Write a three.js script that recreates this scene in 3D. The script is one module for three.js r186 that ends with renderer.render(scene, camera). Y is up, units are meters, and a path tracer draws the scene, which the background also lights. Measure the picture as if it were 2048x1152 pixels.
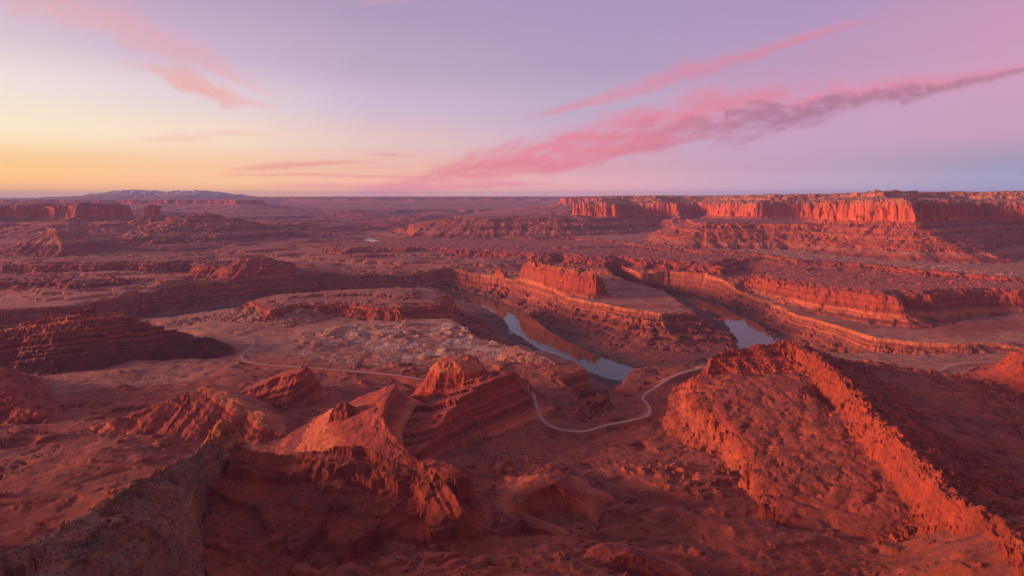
import * as THREE from 'three';

// ------------------------------------------------------------------ camera, sky, sun, exposure
const scene = new THREE.Scene();
const EYE = 610;                                   // metres above the river
const camera = new THREE.PerspectiveCamera(2 * Math.atan(758 / 1220) * 180 / Math.PI, 2048 / 1516, 1, 160000);
camera.position.set(0, EYE, 0);
camera.setViewOffset(2048, 1516, 0, 364, 2048, 1152);   // level camera, lens shifted down
camera.updateProjectionMatrix();
camera.updateMatrixWorld();

const renderer = new THREE.WebGLRenderer({ antialias: true });
renderer.toneMapping = THREE.LinearToneMapping;
renderer.toneMappingExposure = 1.28;
renderer.shadowMap.enabled = true;

const SUN_AZ = -93 * Math.PI / 180, SUN_EL = 10 * Math.PI / 180;
const sun = new THREE.DirectionalLight(new THREE.Color().setRGB(1.0, 0.55, 0.38), 4.1);
sun.position.set(Math.sin(SUN_AZ) * Math.cos(SUN_EL) * 20000, Math.sin(SUN_EL) * 20000, -Math.cos(SUN_AZ) * Math.cos(SUN_EL) * 20000 - 2500);
sun.target.position.set(0, 0, -2500);
sun.castShadow = true; sun.shadow.radius = 18;
sun.shadow.mapSize.set(4096, 4096);
Object.assign(sun.shadow.camera, { left: -7000, right: 7000, top: 4000, bottom: -4000, near: 100, far: 45000 });
scene.add(sun, sun.target);

// ------------------------------------------------------------------ noise
let seed = 20477;
const rnd = () => { seed = (seed * 1664525 + 1013904223) >>> 0; return seed / 4294967296; };
const PERM = new Uint8Array(512), GX = new Float32Array(256), GY = new Float32Array(256);
for (let i = 0; i < 256; i++) { PERM[i] = i; const a = rnd() * 6.2831853; GX[i] = Math.cos(a) * 1.5; GY[i] = Math.sin(a) * 1.5; }
for (let i = 255; i > 0; i--) { const j = (rnd() * (i + 1)) | 0, t = PERM[i]; PERM[i] = PERM[j]; PERM[j] = t; }
for (let i = 0; i < 256; i++) PERM[256 + i] = PERM[i];
function n2(x, y) {
  const xf = Math.floor(x), yf = Math.floor(y), X = xf & 255, Y = yf & 255;
  x -= xf; y -= yf;
  const u = x * x * x * (x * (x * 6 - 15) + 10), v = y * y * y * (y * (y * 6 - 15) + 10);
  const a = PERM[X] + Y, b = PERM[X + 1] + Y;
  const g0 = PERM[a], g1 = PERM[b], g2 = PERM[a + 1], g3 = PERM[b + 1];
  const p = GX[g0] * x + GY[g0] * y, q = GX[g1] * (x - 1) + GY[g1] * y;
  const r = GX[g2] * x + GY[g2] * (y - 1), s = GX[g3] * (x - 1) + GY[g3] * (y - 1);
  const t = p + u * (q - p);
  return t + v * (r + u * (s - r) - t);
}
function fbm(x, y, o) { let a = 0, w = 0.5; for (let i = 0; i < o; i++) { a += w * n2(x, y); w *= 0.5; x = x * 2.03 + 17.3; y = y * 2.03 - 9.1; } return a; }
function billow(x, y, o) { let a = 0, w = 0.6; for (let i = 0; i < o; i++) { a += w * (Math.abs(n2(x, y)) * 2 - 0.6); w *= 0.5; x = x * 2.07 + 31.7; y = y * 2.07 + 5.3; } return a; }
const clamp = (x, a, b) => x < a ? a : x > b ? b : x;
const sst = (a, b, x) => { const t = clamp((x - a) / (b - a), 0, 1); return t * t * (3 - 2 * t); };
const mix = (a, b, t) => a + (b - a) * t;

// ------------------------------------------------------------------ sky: dusk gradient and pink cirrus, by azimuth and elevation
function toLin(c) { c /= 255; return 0.84 * (c <= 0.04045 ? c / 12.92 : Math.pow((c + 0.055) / 1.055, 2.4)); }
const SKY_AZ = [-180, -120, -75, -40, -27, -10.4, 8.2, 25.3, 40, 80, 130, 180];
const SKY_EL = [0, 2.2, 5, 8.5, 12, 17, 28, 50, 90];
const SKY_C = [
  [[150,142,168],[164,146,172],[172,150,180],[160,144,178],[150,138,174],[140,130,170],[126,120,160],[118,111,152],[108,104,146]],
  [[222,172,150],[228,182,158],[222,186,178],[204,178,186],[184,164,184],[164,146,178],[140,128,168],[118,111,152],[108,104,146]],
  [[255,198,112],[255,216,144],[254,232,186],[240,222,210],[216,196,206],[190,166,190],[154,138,172],[118,111,152],[108,104,146]],
  [[253,178,98],[254,202,132],[252,232,198],[236,220,216],[212,190,204],[192,164,190],[156,138,174],[118,111,152],[108,104,146]],
  [[252,180,110],[252,200,152],[246,220,196],[224,206,212],[200,176,200],[182,156,188],[152,136,174],[118,111,152],[108,104,146]],
  [[244,172,140],[242,186,164],[226,192,190],[202,180,202],[180,164,190],[168,152,184],[148,134,174],[118,111,152],[108,104,146]],
  [[232,166,164],[220,168,178],[200,170,194],[186,168,194],[172,156,188],[166,150,184],[146,132,174],[118,111,152],[108,104,146]],
  [[186,162,184],[194,160,184],[196,160,188],[190,158,190],[178,152,188],[170,144,184],[147,131,173],[118,111,152],[108,104,146]],
  [[152,156,186],[158,154,184],[198,156,182],[202,156,184],[196,152,184],[186,146,182],[150,131,172],[118,111,152],[108,104,146]],
  [[146,150,180],[158,148,178],[190,150,176],[188,148,178],[178,142,176],[164,136,174],[140,126,166],[118,111,152],[108,104,146]],
  [[142,144,174],[156,146,172],[178,148,174],[172,146,176],[162,140,174],[150,132,170],[118,111,152],[118,111,152],[108,104,146]],
  [[150,142,168],[164,146,172],[172,150,180],[160,144,178],[150,138,174],[140,130,170],[126,120,160],[118,111,152],[108,104,146]],
].map(r => r.map(c => c.map(toLin)));
// cirrus bands: centre line [azimuth, elevation, half width] in degrees, strength, how mauve the thick underside is, seed
const BANDS = [
  { p: [[-15, 0.1, 0.7], [-9, 1.1, 1.2], [-4, 2.2, 1.5], [3.6, 3.8, 2.2], [11.8, 5.4, 2.3], [19.2, 6.8, 2.3], [25.3, 7.5, 1.9], [32.5, 8.2, 1.1], [37.5, 8.8, 0.6], [41, 9.2, 0.25]], st: 0.98, mv: 0.85, sd: 0 },
  { p: [[2, 2.3, 0.5], [7, 3.4, 0.9], [12, 4.6, 0.8], [17, 5.2, 0.4]], st: 0.85, mv: 0.8, sd: 3 },
  { p: [[2, 7.5, 0.3], [9, 9.2, 0.65], [16, 11.0, 0.85], [21, 12.2, 0.75], [25, 13.0, 0.5], [29, 13.8, 0.35]], st: 0.62, mv: 0.12, sd: 5 },
  { p: [[6, 6.3, 0.4], [12, 7.3, 0.9], [19, 8.4, 0.9], [26, 9.2, 0.7]], st: 0.4, mv: 0.1, sd: 8 },
  { p: [[15, 9, 2.5], [30, 11, 3], [45, 12, 3.5], [70, 15, 4]], st: 0.16, mv: 0.1, sd: 11 },
  { p: [[-30.5, 10.4, 0.5], [-28.2, 9.4, 1.1], [-25.5, 8.4, 0.9], [-23, 8.0, 0.35]], st: 0.75, mv: 0, sd: 14 },
  { p: [[-60, 17.5, 1.5], [-42, 15.2, 1.5], [-33, 13.5, 1.6], [-27, 11.5, 1.2], [-22, 9, 0.8]], st: 0.42, mv: 0.1, sd: 17 },
  { p: [[-25, 2.2, 0.2], [-20, 2.8, 0.35], [-15, 3.1, 0.15]], st: 0.9, mv: 0, sd: 20 },
  { p: [[-27, 1.75, 0.1], [-19, 2.0, 0.16], [-9, 1.8, 0.14]], st: 0.85, mv: 0, sd: 23 },
  { p: [[-22, 1.0, 0.15], [-14, 0.9, 0.3], [-6, 0.9, 0.35], [2, 1.2, 0.3]], st: 0.85, mv: 0, sd: 26 },
  { p: [[-6, 2.3, 0.2], [-3, 2.9, 0.4], [1, 3.2, 0.3]], st: 0.85, mv: 0, sd: 29 },
  { p: [[-14, 3.95, 0.06], [-12, 3.95, 0.14], [-10, 3.85, 0.06]], st: 0.9, mv: 0, sd: 32 },
  { p: [[-32, 4.6, 0.2], [-28, 4.9, 0.5], [-23, 5.4, 0.3]], st: 0.3, mv: 0, sd: 35 },
  { p: [[-14, 17.2, 0.3], [-11, 17.7, 0.7], [-7, 18.2, 0.5]], st: 0.4, mv: 0, sd: 38 },
  { p: [[62, 21, 1.5], [90, 25, 3], [120, 24, 2]], st: 0.4, mv: 0.3, sd: 41 }, { p: [[-155, 13, 1.5], [-125, 17, 2.5], [-95, 19, 2]], st: 0.4, mv: 0.2, sd: 44 }, { p: [[125, 9, 1.2], [150, 12, 2.2], [178, 15, 1.6]], st: 0.4, mv: 0.4, sd: 47 },
];
function buildSky() {
  const W = 3072, H = 1536, data = new Float32Array(W * H * 4);
  const cell = (arr, v) => { let i = 0; while (i < arr.length - 2 && v > arr[i + 1]) i++; return [i, clamp((v - arr[i]) / (arr[i + 1] - arr[i]), 0, 1)]; };
  const ease = t => t * t * (3 - 2 * t) * 0.5 + t * 0.5;
  const cols = [];
  for (let i = 0; i < W; i++) {
    // equirect: u = atan2(dz, dx) / 2pi + 0.5
    const th = ((i + 0.5) / W - 0.5) * 2 * Math.PI, dx = Math.cos(th), dz = Math.sin(th);
    const az = Math.atan2(dx, -dz) * 180 / Math.PI;
    cols.push([az, ...cell(SKY_AZ, az)]);
  }
  for (let j = 0; j < H; j++) {
    const el = ((j + 0.5) / H - 0.5) * 180;
    const e = Math.max(el, 0), [ei, et0] = cell(SKY_EL, e), et = ease(et0);
    for (let i = 0; i < W; i++) {
      const [az, ai, at0] = cols[i], at = ease(at0), o = (j * W + i) * 4;
      let c = [0, 0, 0];
      for (let k = 0; k < 3; k++) {
        c[k] = mix(mix(SKY_C[ai][ei][k], SKY_C[ai][ei + 1][k], et), mix(SKY_C[ai + 1][ei][k], SKY_C[ai + 1][ei + 1][k], et), at);
      }
      if (el > -1 && el < 40) {
        for (const B of BANDS) {
          const p = B.p, n = p.length;
          if (az < p[0][0] - 4 || az > p[n - 1][0] + 4) continue;
          let k = 0; while (k < n - 2 && az > p[k + 1][0]) k++;
          const t = (az - p[k][0]) / (p[k + 1][0] - p[k][0]), q = clamp(t, 0, 1), qe = q * q * (3 - 2 * q) * 0.5 + q * 0.5;
          const ce = mix(p[k][1], p[k + 1][1], qe), w = mix(p[k][2], p[k + 1][2], qe);
          const sl = (p[k + 1][1] - p[k][1]) / (p[k + 1][0] - p[k][0]);
          if (Math.abs(el - ce) > w * 3.2 + 0.4) continue;
          const ax = az, ay = el - sl * (az - p[0][0]) * 1.0;          // sheared so that wisps follow the band
          const warp = fbm(ax * 0.22 + B.sd, ay * 0.5 + B.sd, 3) * w * 0.9;
          const dd = (el - ce + warp) / w;
          const ends = sst(p[0][0] - 3.5 * Math.min(1, w * 2), p[0][0] + 3, az) * (1 - sst(p[n - 1][0] - 4 * Math.min(1, w * 2), p[n - 1][0] + 3.5, az));
          const wis = fbm(ax * 0.5 / (0.3 + w * 0.5) + B.sd * 3, ay * 2.6 / (0.35 + w * 0.6) + B.sd, 5), fine = fbm(ax * 1.6 + B.sd, ay * 7 + B.sd * 2, 4);
          const env = dd > 0 ? Math.exp(-dd * dd * 0.75) : Math.exp(-dd * dd * 1.5);
          const dens = env * (1 + 0.75 * wis + 0.3 * fine) - 0.1;
          if (dens <= 0) continue;
          const a = sst(0, 1.05, dens) * ends * B.st * 0.9;
          const thick = B.mv * sst(0.35, 1.0, env * (0.95 + 0.35 * wis) - dd * 0.45) * sst(4, 26, az);
          const warm = sst(4, -26, az);
          const r = mix(mix(0.80, 0.88, warm), 0.36, thick), g = mix(mix(0.235, 0.36, warm), 0.175, thick), b = mix(mix(0.31, 0.30, warm), 0.27, thick);
          c[0] = mix(c[0], r * 0.8, a); c[1] = mix(c[1], g * 0.8, a); c[2] = mix(c[2], b * 0.8, a);
        }
      }
      if (el < 3) { const q = 1 + 0.3 * sst(3, 0, Math.max(el, 0)); c[0] *= q; c[1] *= q; c[2] *= q; }
      data[o] = c[0]; data[o + 1] = c[1]; data[o + 2] = c[2]; data[o + 3] = 1;
    }
  }
  const t = new THREE.DataTexture(data, W, H, THREE.RGBAFormat, THREE.FloatType);
  t.mapping = THREE.EquirectangularReflectionMapping; t.magFilter = THREE.LinearFilter; t.minFilter = THREE.LinearFilter;
  t.needsUpdate = true;
  return t;
}
const sky = buildSky();
scene.background = sky; scene.environment = sky;
scene.fog = new THREE.FogExp2(new THREE.Color().setRGB(0.48, 0.56, 1.0), 0.000025);

// ------------------------------------------------------------------ rock layers: a table from raw to stepped height, and a colour for each layer
const LUTN = 3600, STEP = 0.25, TER = new Float32Array(LUTN), SC = new Float32Array(LUTN * 3);
{
  let h = 0;
  while (h < LUTN * STEP) {
    const hard = 2.2 + rnd() * rnd() * 15, soft = 4 + rnd() * 14, tot = hard + soft;
    const rs = Math.max(tot - hard * 0.22, 1), n = Math.ceil(tot / STEP);
    for (let k = 0; k < n; k++) {
      const i = Math.round(h / STEP) + k; if (i >= LUTN) break;
      const r = k * STEP;                                      // raw offset in this pair: soft slope first, then the hard step
      TER[i] = h + (r < rs ? r * soft / rs : soft + (r - rs) * hard / (tot - rs)) - r - h;
    }
    h += n * STEP;
  }
  const zones = [                                              // [up to height, colours]
    [98, [[.25, .085, .062], [.33, .115, .08], [.16, .065, .055], [.38, .155, .11], [.27, .115, .09], [.18, .055, .042]]],
    [121, [[.46, .225, .14], [.42, .20, .13]]],
    [218, [[.31, .085, .052], [.26, .07, .045], [.36, .11, .065], [.22, .065, .048], [.33, .10, .06]]],
    [246, [[.45, .29, .21], [.40, .24, .17], [.36, .18, .12]]],
    [300, [[.33, .115, .072], [.22, .07, .048], [.40, .16, .10], [.27, .09, .06]]],
    [430, [[.37, .13, .078], [.24, .078, .052], [.44, .18, .11], [.20, .075, .06], [.34, .115, .075]]],
    [565, [[.45, .15, .07], [.42, .135, .065], [.47, .165, .08]]],
    [602, [[.33, .12, .075], [.40, .17, .10], [.28, .10, .07]]],
    [900, [[.50, .29, .18], [.44, .24, .145], [.36, .18, .11], [.52, .31, .20]]],
  ];
  h = 0; let prev = -1;
  while (h < LUTN * STEP) {
    const z = zones.find(q => h < q[0]) || zones[zones.length - 1];
    let p = (rnd() * z[1].length) | 0; if (p === prev) p = (p + 1) % z[1].length; prev = p;
    const th = 1.5 + rnd() * rnd() * (h > 430 && h < 565 ? 60 : 13), v = 0.88 + rnd() * 0.24;
    for (let k = 0; k < th / STEP; k++) { const i = Math.round(h / STEP) + k; if (i < LUTN) for (let q = 0; q < 3; q++) SC[i * 3 + q] = z[1][p][q] * v * [1.3, .78, .62][q]; }
    h += Math.ceil(th / STEP) * STEP;
  }
}
const lutAt = h => { const f = clamp(h / STEP, 0, LUTN - 2), i = f | 0; return TER[i] + (TER[i + 1] - TER[i]) * (f - i); };

// ------------------------------------------------------------------ the lie of the land: control heights of the open ground [x, distance, height]
const GROUND = [
  [0, 430, 330], [0, 560, 258], [0, 650, 212], [0, 760, 180], [20, 900, 150], [0, 1100, 122], [100, 1300, 110], [0, 1600, 109], [-500, 1250, 116], [-480, 1600, 111],
  [-850, 1000, 138], [-1050, 1300, 120], [-800, 1700, 111], [-900, 2100, 109], [-1350, 1700, 116], [-600, 2050, 116], [-300, 2150, 118], [-150, 1900, 112], [-1330, 2330, 110], [-1100, 2420, 122],
  [300, 1600, 108], [500, 1750, 109], [330, 1050, 122], [250, 800, 165], [900, 1150, 150], [1000, 1500, 118], [1400, 1800, 106], [1400, 1300, 135], [700, 1950, 108], [-420, 700, 190], [-900, 750, 165],
  [900, 750, 190], [1700, 1900, 104], [150, 1850, 118], [-650, 950, 135], [-700, 560, 230], [700, 560, 250], [2400, 1700, 130], [-2400, 1900, 130],
  [1400, 2400, 86], [1300, 3300, 75], [1900, 2420, 92], [1100, 3900, 62], [1350, 2800, 83], [2600, 2500, 105],
  [-2300, 2900, 113], [-1560, 3850, 112], [-900, 4150, 111], [-2500, 3800, 124], [-2000, 4600, 128], [-3300, 3300, 118],
  [600, 2900, 114], [500, 3300, 113], [0, 3850, 111], [500, 4000, 107], [-500, 4500, 124], [-1000, 4900, 128], [-3000, 5000, 128], [-2000, 6000, 140], [0, 6000, 165],
  [-1500, 8000, 150], [-3000, 10000, 175], [2000, 4300, 150], [-5500, 5000, 140], [4000, 6000, 190], [0, 15000, 215], [-5000, 18000, 260], [9000, 18000, 300], [0, 24000, 330], [-20000, 28000, 400],
  [20000, 28000, 420], [0, 40000, 560], [-30000, 30000, 520], [30000, 30000, 520], [0, -3000, 560], [-4000, 0, 480], [4000, 0, 480],
];
const GS = GROUND.map(g => 1 / Math.pow(0.16 * (Math.hypot(g[0], g[1]) + 250), 2));
function ground(x, d) {
  let a = 0, b = 0;
  for (let i = 0; i < GROUND.length; i++) {
    const g = GROUND[i], dx = x - g[0], dy = d - g[1], q = (dx * dx + dy * dy) * GS[i] + 0.06, w = 1 / (q * q * q);
    a += w * g[2]; b += w;
  }
  return a / b;
}

// ------------------------------------------------------------------ river and its gorge [x, distance]
const RIVER = [[-4200, 2300], [-3200, 2250], [-2500, 2400], [-2050, 2620], [-1700, 2960], [-1450, 3300], [-1050, 3590], [-600, 3790], [-360, 3800], [-182, 3613], [-45, 3293], [42, 3025], [84, 2798], [138, 2602], [196, 2432], [272, 2283], [345, 2151], [440, 2060],
  [600, 2050], [780, 2110], [900, 2240], [985, 2420], [1040, 2620], [1085, 2800], [1115, 3025], [1135, 3293], [1118, 3613], [1060, 3820], [900, 3950], [740, 4000], [690, 4200]];
// gorge outline: [x, distance, width of the wall]
const GORGE = [[-4300, 2750, 150], [-2900, 2640, 150], [-2297, 2737, 140], [-2045, 2800, 130], [-1953, 3148, 130], [-1877, 3357, 130], [-1571, 3751, 120], [-1194, 3895, 110], [-792, 3961, 110], [-416, 4094, 110], [-200, 3990, 110], [-60, 3800, 120],
  [77, 3617, 170], [206, 3302, 185], [288, 3032, 190], [414, 2868, 230], [544, 2696, 300], [656, 2624, 330], [790, 2645, 300], [803, 2720, 190], [797, 2964, 170], [817, 3258, 170], [772, 3541, 150], [673, 3804, 90], [640, 4250, 80],
  [760, 4260, 80], [841, 3992, 80], [1030, 3985, 85], [1200, 3830, 90], [1250, 3600, 100], [1305, 3399, 105], [1312, 3100, 115], [1283, 2847, 120], [1325, 2522, 130], [1372, 2290, 120], [1486, 2205, 110], [1591, 2164, 90], [1760, 2140, 70], [1990, 2180, 50],
  [1800, 2060, 60], [1600, 1990, 70], [1480, 1985, 70], [1328, 1962, 80], [1180, 1990, 100], [1000, 2000, 120], [840, 1960, 130], [680, 1900, 110], [548, 1830, 100], [430, 1832, 90], [353, 1789, 70], [300, 1660, 55], [252, 1570, 50], [262, 1490, 45], [205, 1410, 40], [150, 1392, 40],
  [140, 1440, 45], [166, 1510, 50], [155, 1590, 70], [130, 1680, 90], [215, 1755, 90], [190, 1860, 110], [90, 1960, 130], [-40, 2060, 170], [-130, 2160, 220], [-230, 2420, 230], [-262, 2600, 200], [-276, 2900, 170], [-400, 3120, 160], [-805, 3020, 160], [-1125, 2830, 150], [-1420, 2560, 150], [-1800, 2280, 150], [-2400, 1980, 160], [-4300, 1800, 160]];
const GPROF = [[0, 1], [0.05, 0.66], [0.12, 0.60], [0.16, 0.47], [0.3, 0.38], [0.34, 0.30], [0.6, 0.14], [1, 0.03], [1.3, 0]];

function prep(poly) {
  let x0 = 1e9, x1 = -1e9, y0 = 1e9, y1 = -1e9;
  for (const p of poly) { x0 = Math.min(x0, p[0]); x1 = Math.max(x1, p[0]); y0 = Math.min(y0, p[1]); y1 = Math.max(y1, p[1]); }
  const arc = [0]; for (let i = 0; i < poly.length; i++) { const a = poly[i], b = poly[(i + 1) % poly.length]; arc.push(arc[i] + Math.hypot(b[0] - a[0], b[1] - a[1])); }
  return { p: poly, n: poly.length, x0, x1, y0, y1, arc };
}
let sEdge = 0, sT = 0, sSide = 0;
function sdPoly(P, x, y) {                           // signed distance, positive inside
  const p = P.p, n = P.n; let best = 1e18, inside = false;
  for (let i = 0, j = n - 1; i < n; j = i++) {
    const ax = p[j][0], ay = p[j][1], bx = p[i][0] - ax, by = p[i][1] - ay, px = x - ax, py = y - ay;
    const t = clamp((px * bx + py * by) / (bx * bx + by * by), 0, 1), qx = px - bx * t, qy = py - by * t, q = qx * qx + qy * qy;
    if (q < best) { best = q; sEdge = j; sT = t; }
    if ((p[i][1] > y) !== (ay > y) && x < bx * (y - p[i][1]) / by + p[i][0]) inside = !inside;
  }
  const s = Math.sqrt(best); return inside ? s : -s;
}
function sdLine(P, x, y) {                           // distance; sSide > 0 on the left of the direction of travel
  const p = P.p, n = P.n; let best = 1e18;
  for (let i = 1; i < n; i++) {
    const ax = p[i - 1][0], ay = p[i - 1][1], bx = p[i][0] - ax, by = p[i][1] - ay, px = x - ax, py = y - ay;
    const t = clamp((px * bx + py * by) / (bx * bx + by * by), 0, 1), qx = px - bx * t, qy = py - by * t, q = qx * qx + qy * qy;
    if (q < best) { best = q; sEdge = i - 1; sT = t; sSide = bx * py - by * px; }
  }
  return Math.sqrt(best);
}
let plS = 0;                                         // slope of the piece last read
function pl(prof, s) {                               // piecewise linear
  const n = prof.length; plS = 0; if (s <= prof[0][0]) return prof[0][1];
  for (let i = 1; i < n; i++) if (s < prof[i][0]) { const a = prof[i - 1], b = prof[i]; plS = Math.abs((b[1] - a[1]) / (b[0] - a[0])); return a[1] + (b[1] - a[1]) * (s - a[0]) / (b[0] - a[0]); }
  return prof[n - 1][1];
}
const RIV = prep(RIVER), GOR = prep(GORGE);

// ------------------------------------------------------------------ landforms
// mesa: polygon, profile [[distance inside the rim, height]...]; tilt = change of height per metre of distance beyond 'd0'
// ridge: crest line [x, distance, height], drop to the left and to the right of its direction of travel
const F = [];
const mesa = (name, o) => F.push(Object.assign({ kind: 0, name, cls: 1, a: [30, 16, 7], st: 0.8, dip: 0, tilt: 0, d0: 0, gul: 0, tint: [1, 1, 1], top: null, shift: 0, reach: 0 }, o, { P: prep(o.poly) }));
const ridge = (name, o) => F.push(Object.assign({ kind: 1, name, cls: 0, a: [10, 8, 4], st: 0.8, dx: 0, dd: 0, tint: [1, 1, 1], crest: 4, shift: 0, gul: 0 }, o, { P: prep(o.line) }));

// far
mesa('far_plateau', { label: 'hazy blue plateau along the skyline beyond the basin', cat: 'plateau', cls: 2, a: [900, 300, 60], st: 0.3,
  poly: [[-9500, 22500], [-5600, 20600], [-4600, 20300], [-2400, 21000], [1500, 21500], [6000, 22000], [12000, 22000], [40000, 26000], [40000, 45000], [-40000, 45000], [-15000, 34000]],
  prof: [[-6000, 300], [-2500, 400], [-300, 500], [0, 560], [600, 585], [1500, 600], [1560, 622], [4000, 632], [15000, 640]] });
mesa('far_plateau', { label: 'low dark plateau on the left skyline under the mountains', cat: 'plateau', cls: 2, a: [500, 200, 50], st: 0.3,
  poly: [[-40000, 19000], [-16000, 17600], [-11000, 17000], [-8000, 18200], [-8000, 24000], [-30000, 30000]], prof: [[-3000, 270], [-800, 400], [0, 490], [300, 520], [5000, 545]] });
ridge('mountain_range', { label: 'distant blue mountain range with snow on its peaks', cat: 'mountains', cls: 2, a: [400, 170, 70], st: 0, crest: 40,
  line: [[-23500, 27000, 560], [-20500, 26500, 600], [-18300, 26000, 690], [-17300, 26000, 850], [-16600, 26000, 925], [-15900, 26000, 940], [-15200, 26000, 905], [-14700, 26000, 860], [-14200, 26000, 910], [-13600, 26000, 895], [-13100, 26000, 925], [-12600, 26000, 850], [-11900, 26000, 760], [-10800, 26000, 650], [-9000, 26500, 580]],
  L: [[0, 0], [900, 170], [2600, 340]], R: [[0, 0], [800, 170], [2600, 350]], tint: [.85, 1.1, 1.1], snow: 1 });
mesa('far_mesa', { label: 'hazy flat-topped mesa below the blue mountains', cat: 'mesa', cls: 2, a: [220, 120, 50], st: 0.6, gul: 1,
  poly: [[-19000, 15500], [-12000, 14600], [-9000, 14500], [-7400, 14300], [-6050, 13900], [-5850, 14500], [-8000, 17500], [-19000, 19000]],
  prof: [[-2600, 200], [-1500, 300], [-500, 400], [-60, 450], [0, 540], [300, 552], [2000, 556]] });
mesa('far_mesa', { label: 'distant purple mesa rim right of centre on the skyline', cat: 'mesa', cls: 2, a: [200, 120, 40], st: 0.5, gul: 1,
  poly: [[1020, 12300], [2500, 11800], [5200, 11500], [9000, 11000], [14000, 9000], [20000, 16000], [4000, 21000], [1400, 15000]],
  prof: [[-2200, 230], [-900, 380], [-60, 470], [0, 590], [300, 612], [1500, 640]] });
// left
mesa('mesa', { label: 'long dark cliff-walled mesa at the left edge', cat: 'mesa', cls: 1, a: [90, 50, 22], st: 0.75, gul: 1, shift: 40,
  poly: [[-9500, 6200], [-7000, 6750], [-6000, 6650], [-5300, 6900], [-4850, 6800], [-4580, 6960], [-4620, 7300], [-5200, 8200], [-9500, 9500]],
  prof: [[-2300, 110], [-1500, 150], [-1000, 205], [-940, 225], [-560, 285], [-540, 305], [-200, 355], [-40, 395], [0, 505], [60, 515], [80, 532], [1500, 536]] });
mesa('butte', { label: 'small square-topped butte standing on the left mesa slope', cat: 'butte', cls: 1, a: [12, 10, 8], st: 0.4, shift: 40,
  poly: [[-4190, 6950], [-4065, 6940], [-4050, 7050], [-4180, 7070]], prof: [[-900, 130], [-520, 250], [-220, 330], [-70, 395], [-20, 420], [0, 505], [50, 524]] });
ridge('ridge', { label: 'low stepped ridge trailing right from the square butte', cat: 'ridge', cls: 1, a: [40, 30, 12], st: 1, crest: 14,
  line: [[-4100, 7000, 390], [-3800, 6900, 400], [-3560, 6850, 432], [-3420, 6850, 452], [-3330, 6830, 420], [-3100, 6800, 385], [-2800, 6850, 330], [-2500, 6900, 230]], L: [[0, 0], [40, 20], [400, 90], [1200, 260]], R: [[0, 0], [30, 22], [350, 90], [420, 120], [1100, 240], [1700, 320]] });
ridge('pyramid_hill', { label: 'pyramid-shaped red hill below the left mesa', cat: 'hill', cls: 1, a: [40, 26, 12], st: 1, crest: 10, gul: 1,
  line: [[-4700, 6200, 300], [-4150, 5600, 318], [-3940, 5260, 345], [-3800, 5120, 290], [-3650, 4980, 190]], L: [[0, 0], [30, 20], [400, 190], [700, 230]], R: [[0, 0], [30, 25], [350, 170], [420, 215], [700, 260]] });
mesa('butte', { label: 'tiny dark butte on the plain left of centre', cat: 'butte', cls: 1, a: [30, 20, 10], st: 0.7, poly: [[-3420, 5600], [-3250, 5560], [-3150, 5680], [-3350, 5720]], prof: [[-220, 140], [-60, 165], [0, 205], [80, 225]] });
mesa('butte', { label: 'red stepped butte beyond the river, left of centre', cat: 'butte', cls: 1, a: [40, 26, 12], st: 0.9, shift: 20,
  poly: [[-1905, 3870], [-1800, 3800], [-1650, 3770], [-1520, 3800], [-1430, 3880], [-1450, 4020], [-1600, 4130], [-1850, 4080]], prof: [[-260, 105], [-80, 124], [0, 178], [60, 186], [75, 200], [150, 222]], tint: [1.05, .95, .9] });
mesa('low_mesa', { label: 'low red cliff line left of the stepped butte', cat: 'cliff', cls: 1, a: [60, 34, 14], st: 0.9, shift: 20,
  poly: [[-3300, 4000], [-2700, 3970], [-2500, 4020], [-2300, 3990], [-2150, 4060], [-1960, 3930], [-1880, 4150], [-2300, 4350], [-3300, 4600]], prof: [[-260, 110], [-60, 128], [0, 172], [120, 184], [400, 190]], tint: [.95, .85, .85] });
mesa('low_mesa', { label: 'dark low ledges in front of the red cliff line at left', cat: 'cliff', cls: 1, a: [60, 34, 14], st: 1,
  poly: [[-3600, 3250], [-2700, 3330], [-2330, 3270], [-2120, 3330], [-2150, 3480], [-2700, 3620], [-3600, 3750]], prof: [[-200, 105], [-50, 118], [0, 140], [120, 158]], tint: [.9, .78, .75] });
// right, back to front
mesa('great_mesa', { label: 'great red-orange cliff wall along the right skyline', cat: 'mesa', cls: 1, a: [80, 46, 24], st: 0.42, gul: 1, top: 'tan', tilt: -0.0155, d0: 4392,
  poly: [[754, 7720], [1020, 7560], [1286, 7420], [1380, 7800], [1560, 7980], [1990, 7720], [2050, 7500], [2180, 7900], [2420, 8000], [2440, 7400], [2560, 6900], [2616, 6520], [2900, 6560], [3250, 6480], [3300, 6000], [2950, 5750], [2680, 5500], [2641, 5107], [2740, 4820], [2912, 4392], [3250, 4760], [3640, 4960], [4250, 5500], [4520, 5350], [4750, 4950], [5600, 4900], [7500, 4300], [12000, 4800], [12000, 12000], [1400, 11000], [900, 8400]],
  prof: [[-900, 168], [-660, 192], [-520, 222], [-400, 258], [-392, 276], [-260, 318], [-252, 334], [-120, 384], [-30, 430], [0, 440], [6, 470], [34, 575], [70, 582], [78, 600], [200, 608], [300, 616], [325, 645], [430, 652], [450, 676], [700, 690], [1400, 690]], tint: [1.08, 1, .95] });
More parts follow.
